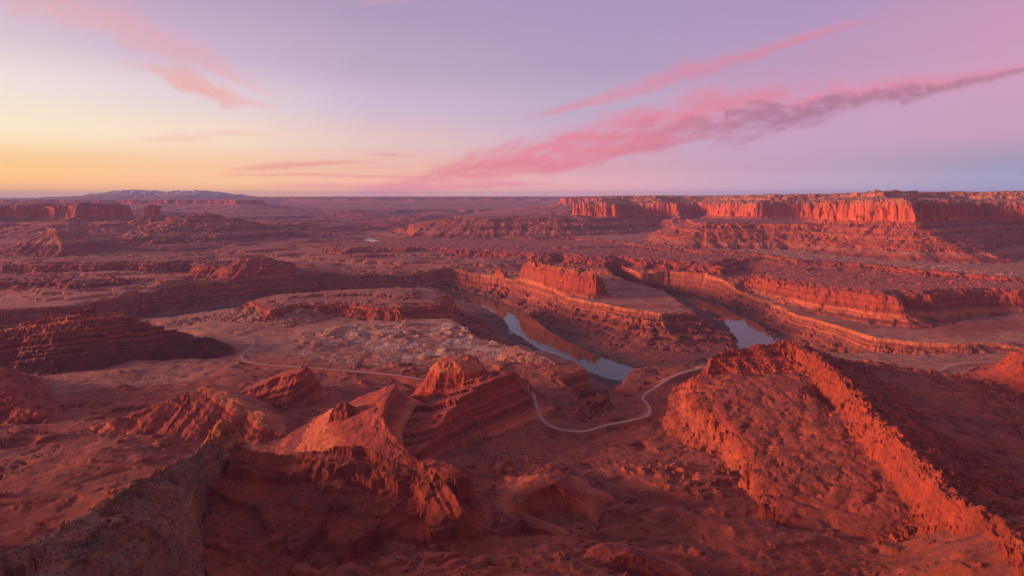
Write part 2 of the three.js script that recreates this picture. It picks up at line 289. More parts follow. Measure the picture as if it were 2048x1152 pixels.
mesa('stepped_promontory', { label: 'layered red promontory below the great cliff wall', cat: 'mesa', cls: 1, a: [60, 20, 8], st: 1, gul: 1.2,
  poly: [[1600, 5420], [1680, 5290], [1900, 5260], [2150, 5230], [2480, 5060], [2750, 4980], [3300, 6400], [2600, 6500], [1800, 6300]], prof: [[-640, 165], [-440, 196], [-270, 258], [-262, 278], [-140, 318], [-132, 336], [-20, 358], [0, 364], [8, 382], [400, 392]], tint: [1, .92, .9] });
mesa('stepped_promontory', { label: 'long brown layered slope in the middle distance, centre', cat: 'mesa', cls: 1, a: [70, 24, 8], st: 1, gul: 1.2,
  poly: [[-980, 7150], [-700, 6980], [-300, 6850], [100, 6900], [500, 6820], [950, 7000], [1500, 7500], [900, 8000], [-200, 7900], [-800, 7600]], prof: [[-640, 165], [-440, 198], [-240, 268], [-232, 288], [-50, 328], [0, 338], [8, 356], [220, 362], [420, 388]], tint: [.95, .98, .95] });
mesa('upper_bench', { label: 'tan bench with a pale rim running across the middle distance', cat: 'bench', cls: 1, a: [46, 26, 5], st: 0.9, top: 'tan', boulders: 1,
  poly: [[-1053, 6947], [-500, 6760], [109, 6669], [640, 6250], [992, 5816], [1143, 5053], [1493, 4719], [1680, 4560], [1834, 4388], [1874, 3970], [2148, 3877], [2311, 3498], [2465, 3248], [2592, 3088], [3000, 2900], [3900, 2800], [6500, 2500], [12000, 2500], [12000, 9000], [1000, 9500], [-800, 8500]],
  prof: [[-480, 120], [-320, 140], [-150, 162], [-14, 182], [0, 198], [300, 201], [2000, 214]] });
mesa('middle_cliffs', { label: 'red cliff band behind the river bend', cat: 'cliff', cls: 1, a: [44, 30, 15], st: 0.85, tilt: -0.006, d0: 4300,
  poly: [[-1620, 5300], [-1370, 5050], [-1188, 5291], [-900, 5200], [-761, 5338], [-400, 5080], [-98, 4975], [-16, 4834], [287, 4616], [380, 4700], [501, 4495], [698, 4235], [760, 4480], [882, 4285], [946, 4181], [1182, 4051], [1300, 3812], [1390, 4000], [1602, 4285], [1850, 4300], [1850, 6500], [-900, 6800], [-1400, 6200]],
  prof: [[-420, 60], [-220, 112], [-70, 134], [0, 168], [30, 170], [50, 180], [250, 184]], tint: [1.05, .95, .9] });
mesa('red_cliffs', { label: 'fluted red cliffs on the bench right of the river', cat: 'cliff', cls: 1, a: [34, 20, 8], st: 1.1, tilt: -0.042, d0: 2600,
  poly: [[1385, 3560], [1430, 3180], [1480, 2860], [1560, 2660], [1620, 2560], [1720, 2690], [1820, 2640], [1990, 2760], [2228, 2760], [2500, 2700], [3500, 2500], [5500, 2500], [5500, 3800], [2100, 3900], [1750, 3950], [1560, 3800]],
  prof: [[-120, 86], [-62, 104], [-30, 130], [0, 180], [14, 194], [60, 200], [300, 206]], tint: [1.08, .93, .86] });
mesa('fin_butte', { label: 'orange rock fin rising from the peninsula inside the river bend', cat: 'butte', cls: 1, a: [8, 12, 9], st: 0.35, rag: 1,
  poly: [[52, 3660], [120, 3500], [205, 3350], [285, 3190], [330, 3120], [420, 3035], [468, 3070], [430, 3190], [330, 3400], [210, 3580], [110, 3700]], prof: [[-60, 108], [-14, 128], [0, 186], [12, 206], [40, 234]], tint: [1.12, .98, .85] });
mesa('spire', { label: 'small red knob left of the rock fin', cat: 'butte', cls: 1, a: [3, 5, 4], st: 0.5, poly: [[-95, 3830], [-70, 3810], [-58, 3840], [-85, 3850]], prof: [[-45, 112], [-8, 138], [0, 160], [14, 172]], tint: [1.1, .95, .85] });
// left inner bank
mesa('tan_block', { label: 'tan-topped layered block left of the river', cat: 'mesa', cls: 1, a: [22, 14, 6], st: 1, top: 'tan', tilt: -0.004, d0: 2600, shift: 22,
  poly: [[-960, 2420], [-890, 2530], [-690, 2570], [-560, 2500], [-456, 2480], [-350, 2540], [-280, 2570], [-282, 2880], [-400, 3110], [-805, 3030], [-1125, 2840], [-1180, 2680]],
  prof: [[-90, 108], [-40, 120], [-20, 132], [0, 146], [8, 156], [80, 164], [200, 180]], tint: [.92, .85, .85] });
ridge('tan_hills', { label: 'smooth tan hill crest with the road at its foot', cat: 'hill', cls: 0, a: [16, 10, 2], st: 0.25, crest: 3, tan: 1,
  line: [[-1500, 2420, 100], [-1420, 2450, 118], [-1290, 2480, 126], [-1160, 2530, 138], [-1030, 2560, 152], [-900, 2600, 160]], L: [[0, 0], [120, 24], [200, 60]], R: [[0, 0], [90, 14], [240, 38]] });
ridge('tan_hills', { label: 'tan rounded knoll beside the side canyon', cat: 'hill', cls: 0, a: [10, 12, 3], st: 0.3, crest: 2, tan: 1, line: [[10, 1990, 126], [40, 1900, 136], [110, 1820, 130], [140, 1770, 118]], L: [[0, 0], [60, 14], [130, 40]], R: [[0, 0], [60, 14], [130, 40]] });
// near left
ridge('layered_ridge', { label: 'broad dark layered ridge at left with slanting ledges', cat: 'ridge', cls: 0, a: [34, 36, 14], st: 1.3, crest: 10, dx: -0.13, dd: 0.16, shift: -30,
  line: [[-2300, 1700, 150], [-1595, 1900, 196], [-1541, 1950, 217], [-1384, 2000, 246], [-1252, 2000, 224], [-1150, 2010, 180], [-957, 1985, 138]], L: [[0, 0], [60, 30], [200, 110]], R: [[0, 0], [50, 14], [150, 52], [165, 66], [250, 88], [262, 108], [380, 135]], tint: [1, .88, .86] });
ridge('layered_ridge', { label: 'dark stepped outcrop at the left edge of the near plain', cat: 'outcrop', cls: 0, a: [16, 18, 10], st: 1.6, crest: 4, dx: 0.08, dd: -0.14, shift: -30,
  line: [[-1700, 1480, 205], [-1330, 1500, 200], [-1217, 1430, 176], [-1090, 1370, 142], [-1010, 1330, 118]], L: [[0, 0], [80, 34], [160, 80]], R: [[0, 0], [60, 24], [140, 58], [240, 88]], tint: [1, .86, .84] });
ridge('tilted_block', { label: 'tilted slab of layered red rock beside the dirt road', cat: 'rock', cls: 0, a: [9, 8, 4], st: 1.7, crest: 3, dx: -0.32, dd: -0.1, shift: 60,
  line: [[-690, 1500, 128], [-640, 1520, 150], [-580, 1545, 176], [-527, 1540, 192]], L: [[0, 0], [30, 20], [80, 80]], R: [[0, 0], [30, 14], [90, 62], [130, 90]], tint: [.95, .86, .85] });
ridge('red_hill', { label: 'rounded red hill with dark ledges right of the near plain', cat: 'hill', cls: 0, a: [14, 7, 2], st: 1.0, crest: 1.6, dx: 0.3, dd: 0.1, shift: -20,
  line: [[-900, 1300, 122], [-800, 1350, 150], [-700, 1400, 180], [-610, 1350, 168], [-540, 1310, 148], [-478, 1270, 122]], L: [[0, 0], [50, 24], [130, 75]], R: [[0, 0], [50, 22], [100, 44], [170, 75]], tint: [.92, .8, .78] });
// centre
mesa('red_dome', { label: 'ribbed red dome rising behind the curved slab', cat: 'butte', cls: 0, a: [8, 8, 5], st: 1, shift: 30,
  poly: [[-215, 1480], [-180, 1440], [-110, 1430], [-60, 1470], [-60, 1540], [-110, 1590], [-190, 1570]], prof: [[-70, 105], [-30, 128], [0, 168], [12, 192], [24, 206], [42, 215], [70, 219]], tint: [1.18, .96, .85] });
ridge('curved_slab', { label: 'curved slab ridge of red rock with a shadowed cliff', cat: 'ridge', cls: 0, a: [5, 5, 4], st: 1.3, crest: 3, dx: -0.25, dd: 0.2, shift: 30,
  line: [[30, 1540, 150], [8, 1480, 192], [-50, 1400, 192], [-110, 1310, 180], [-140, 1220, 166], [-158, 1140, 150], [-175, 1080, 140]], L: [[0, 0], [8, 24], [20, 40], [70, 66], [120, 90]], R: [[0, 0], [60, 12], [120, 40], [180, 80]], tint: [1.0, .84, .8] });
ridge('red_hill', { label: 'smooth bright red slope left of the curved slab', cat: 'hill', cls: 0, a: [8, 8, 2], st: 0.12, crest: 2, shift: -30, er: 0.35,
  line: [[-330, 1500, 130], [-262, 1390, 186], [-262, 1280, 186], [-255, 1200, 182], [-225, 1130, 176], [-185, 1075, 168], [-120, 1010, 140]], L: [[0, 0], [5, 22], [40, 40], [80, 66], [130, 90]], R: [[0, 0], [60, 16], [150, 50], [240, 80]], tint: [1.12, .95, .86] });
mesa('pinnacles', { label: 'dark cluster of pinnacles on the smooth red slope', cat: 'rock', cls: 0, a: [3, 8, 6], st: 0.6, poly: [[-370, 1250], [-335, 1240], [-325, 1270], [-355, 1285]], prof: [[-40, 105], [-14, 146], [0, 176], [10, 186]], tint: [.85, .75, .72] });
// near spur at lower left and the slopes under the viewpoint
ridge('near_spur', { label: 'dark rocky spur filling the lower left foreground', cat: 'ridge', cls: 0, a: [14, 16, 3], st: 0.7, crest: 4, shift: -75, spurShade: 1, cap: 4, dx: 0.1, dd: 0.05,
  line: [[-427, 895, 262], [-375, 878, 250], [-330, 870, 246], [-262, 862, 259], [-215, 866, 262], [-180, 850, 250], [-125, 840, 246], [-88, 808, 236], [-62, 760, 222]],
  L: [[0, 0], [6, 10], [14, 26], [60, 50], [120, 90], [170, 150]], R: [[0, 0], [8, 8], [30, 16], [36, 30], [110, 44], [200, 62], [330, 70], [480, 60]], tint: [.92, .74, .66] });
ridge('pale_crest', { label: 'pale grey-tan crest descending to the lower left corner', cat: 'ridge', cls: 0, a: [10, 12, 4], st: 1.2, crest: 6, pale: 1, taper: 2.2,
  line: [[-465, 300, 345], [-458, 420, 316], [-453, 540, 294], [-446, 620, 286], [-441, 720, 279], [-432, 830, 268], [-424, 895, 272]], L: [[0, 0], [5, 5], [130, 130]], R: [[0, 0], [8, 4], [50, 17], [80, 34], [96, 66], [130, 100], [170, 150]] });
mesa('knob', { label: 'warm tan rock knob on the tip of the pale crest', cat: 'rock', cls: 0, a: [2, 4, 3], st: 0.5, poly: [[-436, 888], [-420, 880], [-410, 896], [-422, 908]], prof: [[-24, 240], [-5, 264], [0, 278], [8, 285]], tint: [1.05, 1.5, 1.3] });
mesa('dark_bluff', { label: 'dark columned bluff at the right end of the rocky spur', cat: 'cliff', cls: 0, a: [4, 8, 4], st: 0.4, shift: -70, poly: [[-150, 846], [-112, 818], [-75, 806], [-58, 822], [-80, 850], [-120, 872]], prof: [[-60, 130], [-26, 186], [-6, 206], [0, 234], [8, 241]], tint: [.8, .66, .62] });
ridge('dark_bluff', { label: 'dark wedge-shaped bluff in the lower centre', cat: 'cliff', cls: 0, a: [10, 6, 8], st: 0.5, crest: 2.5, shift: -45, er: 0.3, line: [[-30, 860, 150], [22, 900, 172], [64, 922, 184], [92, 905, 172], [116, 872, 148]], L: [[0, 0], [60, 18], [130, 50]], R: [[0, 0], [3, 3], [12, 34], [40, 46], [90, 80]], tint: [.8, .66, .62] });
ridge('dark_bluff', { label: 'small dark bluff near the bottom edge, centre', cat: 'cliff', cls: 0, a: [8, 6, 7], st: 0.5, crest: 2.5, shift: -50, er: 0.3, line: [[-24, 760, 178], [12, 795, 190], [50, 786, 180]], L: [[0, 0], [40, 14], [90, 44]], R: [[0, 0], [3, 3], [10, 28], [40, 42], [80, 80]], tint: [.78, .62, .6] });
ridge('dark_bluff', { label: 'dark knoll at the bottom edge, right of centre', cat: 'rock', cls: 0, a: [9, 6, 7], st: 0.5, crest: 3, shift: -60, er: 0.3, line: [[88, 680, 192], [130, 700, 204], [180, 684, 192]], L: [[0, 0], [40, 16], [90, 44]], R: [[0, 0], [4, 4], [14, 26], [50, 40], [90, 80]], tint: [.92, .74, .7] });
// right foreground
mesa('ridge_slope', { label: 'rough red slope falling left from the fluted ridge', cat: 'slope', cls: 0, a: [34, 22, 9], st: 0.12, shift: -20, tilt: 0.085, d0: 1100, top: 'slope', plain: 1,
  poly: [[425, 1430], [475, 1495], [600, 1560], [760, 1580], [1000, 1450], [1000, 1250], [960, 1090], [920, 915], [885, 780], [845, 560], [430, 560], [372, 700], [372, 800], [405, 960], [425, 1080], [405, 1220], [400, 1340]],
  prof: [[-60, 96], [-24, 124], [-10, 134], [0, 154], [14, 160], [80, 168], [160, 176], [215, 180], [250, 164], [330, 120], [420, 60]], tint: [1.0, .80, .72] });
ridge('fluted_ridge', { label: 'tall fluted red ridge running to the lower right corner', cat: 'ridge', cls: 0, a: [26, 22, 15], st: 0.3, crest: 9, shift: -30, plain: 1,
  line: [[702, 1545, 250], [710, 1400, 246], [692, 1250, 236], [655, 1090, 226], [618, 915, 222], [580, 780, 226], [545, 650, 250], [500, 500, 300], [440, 330, 400]],
  L: [[0, 0], [10, 8], [60, 24], [160, 60], [300, 90], [500, 120]], R: [[0, 0], [12, 4], [44, 62], [80, 78], [130, 104], [180, 160]], tint: [1.0, .80, .68] });
ridge('fluted_ridge', { label: 'broken shoulder at the far end of the fluted ridge', cat: 'ridge', cls: 0, a: [8, 10, 6], st: 0.6, crest: 4, shift: -30, line: [[462, 1440, 196], [486, 1482, 226], [540, 1510, 236], [620, 1530, 244], [702, 1545, 252]], L: [[0, 0], [8, 10], [16, 36], [60, 80], [110, 150]], R: [[0, 0], [8, 6], [40, 20], [110, 44], [190, 90]], tint: [1.12, .86, .72] });
mesa('red_block', { label: 'red cliff block cut by the right edge of the picture', cat: 'cliff', cls: 0, a: [10, 12, 6], st: 0.8, shift: 20, poly: [[1360, 1660], [1310, 1560], [1340, 1480], [1450, 1400], [1900, 1350], [1900, 1800], [1500, 1760]], prof: [[-110, 105], [-40, 130], [0, 186], [40, 206], [200, 214]], tint: [1.08, .9, .82] });
// the viewpoint's own mesa, behind and below the camera; its unseen left arm is added to shade the foreground
mesa('viewpoint_mesa', { label: 'mesa under the viewpoint, with an added unseen left arm that shades the foreground', cat: 'mesa', cls: 0, a: [14, 10, 4], st: 0.3,
  poly: [[-90, -60], [0, -45], [120, -70], [420, -180], [900, -420], [2600, -900], [6000, -1500], [6000, -9000], [-6000, -9000], [-6000, 100], [-2600, 380], [-1560, 540], [-1330, 420], [-1180, 120], [-820, -80], [-420, -120]],
  prof: [[-480, 110], [-320, 240], [-150, 400], [-60, 480], [-30, 510], [0, 586], [20, 600], [400, 604]] });

F.forEach((f, i) => {
  f.id = i + 1;
  f.reach = f.kind === 0 ? -f.prof[0][0] : Math.max(f.L[f.L.length - 1][0], f.R[f.R.length - 1][0]);
  f.reach += Math.max(...f.a) * 1.6;
});

// roads [x, distance]
const ROADS = [
  { w: 4.4, label: 'pale dirt road winding past the tan hills', pts: [[-1480, 2290], [-1329, 2325], [-1151, 2251], [-950, 2171], [-899, 2125], [-868, 2010], [-846, 1905], [-792, 1840], [-620, 1784], [-464, 1748], [-312, 1699], [-236, 1664], [-110, 1650], [-20, 1655], [28, 1620], [44, 1508], [64, 1389], [83, 1334], [113, 1306], [150, 1300], [209, 1337], [277, 1373], [314, 1405], [327, 1455], [327, 1527], [377, 1607], [457, 1711], [553, 1785], [680, 1850]] },
  { w: 4.4, label: 'pale dirt road crossing the bench at the right edge', pts: [[960, 1900], [1126, 1867], [1157, 1796], [1220, 1760], [1309, 1823], [1478, 1862], [1620, 1840], [1900, 1800]] },
  { w: 2.6, label: 'faint track climbing the tan hill from the road', pts: [[-1010, 2195], [-960, 2290], [-930, 2370], [-935, 2420]] },
];
function spline(pts, step) {
  const c = new THREE.CatmullRomCurve3(pts.map(p => new THREE.Vector3(p[0], 0, p[1])), false, 'centripetal');
  const n = Math.ceil(c.getLength() / step); return c.getSpacedPoints(n).map(p => [p.x, p.z]);
}
const ROADP = ROADS.map(r => prep(spline(r.pts, 22)));
const RIVP = prep(spline(RIVER, 60));

// ------------------------------------------------------------------ height and colour of the land at (x, distance)
const NL = [[13, 44, 150], [27, 86, 280], [75, 230, 720]];
const NC = new Float32Array(9), ND = [0, 0, 0];
const CO = [0, 0, 0];
let oId = 0, oRoad = 1e9, oSlope = 0;
let tint0 = 1, tint1 = 1, tint2 = 1;
function noises(c, x, d) {
  if (ND[c]) return; ND[c] = 1; const L = NL[c];
  NC[c * 3] = 0.55 * billow(x / L[0], d / L[0], 3) + 0.7 * fbm(x / L[0] / 1.9 + 5, d / L[0] / 1.9, 3); NC[c * 3 + 1] = billow(x / L[1] + 7.7, d / L[1] + 3.3, 3); NC[c * 3 + 2] = fbm(x / L[2] + 1.7, d / L[2] - 4.1, 3);
}
const TAN = [.50, .225, .17], WHITE = [.60, .37, .33], SOIL = [.40, .085, .044], SOIL2 = [.34, .068, .035], DARKSOIL_SHADE = [.22, .058, .033], PALE = [.24, .14, .105], MUD = [.115, .066, .05];  // the dark soil tone also paints shade on the near spur
let qSt, qDip, qRock, qTan, qWhite, qPale, qDark, qId, qSnow, qMud, qCalm, qB2, qErode;
function shape(x, d) {
  ND[0] = ND[1] = ND[2] = 0;
  const R = Math.hypot(x, d);
  const g0 = ground(x, d);
  // distance to roads keeps their bed smooth
  oRoad = 1e9;
  if (R < 2800 && d > 1200) for (const P of ROADP) if (x > P.x0 - 60 && x < P.x1 + 60 && d > P.y0 - 60 && d < P.y1 + 60) { const q = sdLine(P, x, d); if (q < oRoad) oRoad = q; }
  const calm = sst(5, 26, oRoad);
  let h = g0, st = R > 1900 ? 0.6 : 0.9, dip = 112 - g0, rock = 0, tan = 0, white = 0, pale = 0, dark = 0, id = 0, snow = 0, mud = 0, er = R > 1900 ? 0.5 : 0.8;
  tint0 = tint1 = tint2 = 1;
  // open ground: broken into low ledges, gullies, hummocks
  if (R < 4600) { const rw = 80 + fbm(x / 330 + 11, d / 190 + 2, 5) * 90; h += calm * 0.55 * (rw - 80 + lutAt(rw) * 1.6) * mix(0.45, 0.2, sst(1700, 2300, R)); }
  const lf = R > 4200 ? sst(4200, 9000, R) : 0;
  const b1 = billow(x / 170 + 3, d / 170, 4), b2 = fbm(x / 60, d / 60, 4);
  { const q = 1 - 0.65 * sst(1700, 2300, R); h += (b1 * 6 + b2 * 3.2) * calm * q; }
  if (lf > 0) {
    const wx = x + 500 * n2(x / 1500, d / 1500), wd = d + 500 * n2(x / 1500 + 9, d / 1500);
    h += (1 - lf) * (fbm(x / 800, d / 300, 3) * 62 + 6) + lf * (fbm(wx / 1900, wd / 700, 4) * 190 + 20 + billow(wx / 600, wd / 240, 2) * 22); st = 1.6; rock = mix(0.45, 0.75, lf);
  } else if (R > 3300) { const q = sst(3300, 4200, R); h += q * (fbm(x / 800, d / 300, 3) * 62 + 6); st = mix(0.9, 1.5, q); rock = 0.45 * q; }
  if (R < 1250) { const q = sst(1250, 800, R); h += q * fbm(x / 90, d / 90, 3) * 10 * calm; st = mix(st, 0.45, q); }
  // hummocky pale slickrock between road and river
  const wz = sst(430, 200, Math.hypot((x + 330) * 0.72, (d - 2130) * 1.05));
  if (wz > 0) { h += wz * calm * (billow(x / 100 + 20, d / 120, 2) * 9 + 5); tan = wz * 0.75; const q = fbm(x / 130 + 5, d / 90, 4) + 0.3 * n2(x / 22, d / 12); white = wz * sst(0.0, 0.24, q + 0.14 * sst(-700, -100, x)); h += white * (1.2 * n2(x / 9, d / 9) + 0.8 * n2(x / 4, d / 4)); er = 0.8 - 0.4 * wz; }
  const tz = sst(520, 260, Math.hypot((x + 900) * 0.6, (d - 2250) * 1.1)); tan = Math.max(tan, tz * 0.9);
  if (R > 1900) tan = Math.max(tan, (1 - lf) * 0.8 * sst(-0.25, 0.2, fbm(x / 500 + 40, d / 260, 3) + 0.1));
  let top = 0;
  for (let k = 0; k < F.length; k++) {
    const f = F[k], P = f.P;
    if (x < P.x0 - f.reach || x > P.x1 + f.reach || d < P.y0 - f.reach || d > P.y1 + f.reach) continue;
    const c = f.cls; noises(c, x, d);
    const m1 = NC[c * 3], m2 = NC[c * 3 + 1], m3 = NC[c * 3 + 2], nz = m3 * f.a[0], nm = m2 * f.a[1] * 0.8;
    let hh, rk = 1, tp = 0;
    if (f.kind === 0) {
      let s = sdPoly(P, x, d) + nz; s += nm * (1 - 0.85 * sst(10, 130, -s));
      if (s < f.prof[0][0]) continue;
      let gd = 0;
      if (s < 0 && f.gul) { // gullies and spurs running down the talus
        const e = sEdge, ar = P.arc[e] + sT * (P.arc[e + 1] - P.arc[e]) + m3 * 16, u = c === 2 ? 3 : 1, k = Math.min(1, -s / (240 * u)) * (1 - sst(0.55, 1, -s / -f.prof[0][0]));
        gd = (billow(ar / (210 * u) + f.id * 9, s / (1400 * u), 2) * 17) * k * f.gul * u;
      }
      pl(f.prof, s + m1 * f.a[2]); const cl = sst(0.7, 1.8, plS); s += m1 * f.a[2] * cl;
      hh = pl(f.prof, s) + gd + f.tilt * (d - f.d0);
      if (s > 0) { const e = f.prof[f.prof.length - 2][0]; if (s > 10) { tp = sst(10, 45, s); rk = 1 - 0.8 * tp; hh += b2 * (f.top === 'slope' ? 3 : 6) * tp; if (f.rag) hh += (m2 * 16 + m1 * 8) * tp; if (c === 0) hh += m2 * (f.top === 'slope' ? 1.5 : 4) * tp; else if (f.gul) hh += m3 * 26 * tp; } }
      else { rk = 1 - 0.5 * sst(0, -f.reach * 0.8, s); hh += b2 * 1.5; }
    } else {
      let q = sdLine(P, x, d); const e = sEdge, t = sT, left = sSide > 0;
      if ((e === 0 && t === 0) || (e === P.n - 2 && t === 1)) { // the ends fall off more steeply than the flanks
        const a = P.p[e], b = P.p[e + 1], L = Math.hypot(b[0] - a[0], b[1] - a[1]), o = t === 0 ? ((a[0] - x) * (b[0] - a[0]) + (a[1] - d) * (b[1] - a[1])) / L : ((x - b[0]) * (b[0] - a[0]) + (d - b[1]) * (b[1] - a[1])) / L;
        if (o > 0) q += o * (f.cap ?? 0.6);
      }
      const ce = mix(P.p[e][2], P.p[e + 1][2], t) + m1 * f.crest + m2 * f.crest;
      let s = Math.max(0, q + (nz + nm * (1 - 0.6 * sst(30, 130, q))) * sst(0, f.a[1] * 2, q));
      if (f.taper) s *= 1 + f.taper * sst(640, 890, d);
      const pf = left ? f.L : f.R;
      if (q > pf[pf.length - 1][0] * 1.1) continue;
      if (f.gul) s += Math.min(1, s / 200) * (m2 * 50) * f.gul;
      pl(pf, s); s = Math.max(0, s + m1 * f.a[2] * sst(0.7, 1.8, plS) * sst(0, 6, s));
      hh = ce - pl(pf, s) + b2 * 2.5 * (f.tan ? 0.4 : 1);
    }
    if (hh > h) {
      h = hh; st = f.kind === 0 && f.gul && rk < 1 && tp === 0 ? Math.max(f.st, 1.25) : f.st; id = f.id; rock = rk; top = tp; er = f.er ?? (f.gul ? 0.5 : f.spurShade || f.name === 'dark_bluff' ? 0.45 : 0.85);
      dip = f.shift + (f.kind === 1 ? f.dx * (x - P.p[0][0]) + f.dd * (d - P.p[0][1]) : -f.tilt * (d - f.d0));
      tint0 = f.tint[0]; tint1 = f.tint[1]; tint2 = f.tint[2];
      tan = f.tan ? 1 : f.top === 'tan' && tp ? tp * 0.9 : tp * 0.15; white = 0; pale = f.pale ? 1 : 0; dark = 0; if (f.tan || f.pale) { rock = 0.12; }
      snow = f.snow || 0; if (f.plain) rock *= 0.5; if (f.spurShade) { dark = clamp(0.45 + 0.9 * n2(x / 55 + 3, d / 40), 0, 1); rock = 0.35 + 0.4 * sst(0.0, 0.5, m1); }  // near spur: soil darkened in patches, painting in the shade it lies in
    }
  }
  // river gorge
  if (x > -4300 && x < 2100 && d > 1350 && d < 4350) {
    let s = sdPoly(GOR, x, d);
    const e = sEdge, t = sT;
    if (s > -60) {
      noises(1, x, d); noises(0, x, d);
      const W = mix(GORGE[e][2], GORGE[(e + 1) % GORGE.length][2], t);
      const gn = NC[4] * 13 + NC[3] * 5 + NC[5] * 16;
      const s2 = s + gn * clamp((W - 40) / 140, 0.22, 1) + clamp(s / W, 0, 1) * NC[4] * 22;
      if (s2 > 0) {
        const q = sdLine(RIVP, x, d), dr = q - (x > 850 && d > 3050 ? 56 : 76) - NC[5] * 22 - NC[4] * 10;
        const fl = 2.0 + Math.min(70, Math.max(0, dr) * 0.035 + Math.max(0, dr - 230) * 0.11) + (b2 + NC[4]) * 2.2 * sst(0, 60, dr);
        const fr = pl(GPROF, s2 / W);
        let hc = fl + Math.max(0, h - fl) * fr + b2 * 2.5 * fr; er = sst(-0.02, 0.06, fr) * 1.1;
        if (id === 0 || fr < 0.97) { rock = 1; st = 1.15; dip = 112 - (id ? Math.min(h, 120) : h); const kk = sst(0.13, 0.0, fr) * sst(170, 30, dr); mud = kk; rock = 1 - 0.7 * sst(0.2, 0.05, fr); tan *= 1 - sst(0, 14, s2); white *= 1 - sst(0, 14, s2); if (id && f0(id)) id = 0; tint0 = mix(1, tint0, 0.3); tint1 = mix(1, tint1, 0.3); tint2 = mix(1, tint2, 0.3); dark = 0; }
        const bed = dr < 0 ? -1 - Math.min(4, -dr * 0.1) : 0;
        h = dr < 30 ? mix(Math.min(hc, fl), hc, sst(0, 30, dr)) : hc;
        if (dr < 12) { h = dr < 0 ? bed + (NC[3] + b2) * 0.6 : mix(-1, h, sst(0, 12, dr)); st = 0; er = 0; }
      }
    }
  }
  // a far reach of the river
  if (d > 6600 && d < 7800 && x > -2600 && x < -1000) {
    const q = sdLine(FARP, x, d); if (q < 420) { const v = 112 + Math.max(0, q - 60) * 0.16; if (q < 60) { h = 108; st = 0; } else if (v < h) { h = v; st = 0.8; } }
  }
  qSt = st; qDip = dip; qRock = rock; qTan = tan; qWhite = white; qPale = pale; qDark = dark; qId = id; qSnow = snow; qMud = mud; qCalm = calm; qB2 = b2; qErode = er * calm;
  return h;
}
// running water: grooves that follow the fall of the slope, each octave bending with the one before
const HX = new Float32Array(256), HY = new Float32Array(256);
for (let i = 0; i < 256; i++) { HX[i] = rnd(); HY[i] = rnd(); }
let eX = 0, eY = 0;
function grooves(px, py, dx, dy) {
  const ix = Math.floor(px), iy = Math.floor(py), fx = px - ix, fy = py - iy; let v = 0, gx = 0, gy = 0, wt = 0;
  for (let j = -1; j <= 1; j++) for (let i = -1; i <= 1; i++) {
    const q = PERM[(PERM[(ix + i) & 255] + iy + j) & 255], ax = fx - i - HX[q] * 0.9, ay = fy - j - HY[q] * 0.9, r = ax * ax + ay * ay;
    if (r > 2.2) continue;
    const w = Math.exp(-r * 2.2), m = (ax * dx + ay * dy) * 6.2831;
    v += Math.cos(m) * w; const sn = -Math.sin(m) * w; gx += sn * dx; gy += sn * dy; wt += w;
  }
  if (wt < 1e-4) { eX = eY = 0; return 0; }
  eX = gx / wt; eY = gy / wt; return v / wt;
}
const LAM = [640, 300, 140, 64, 30, 14];
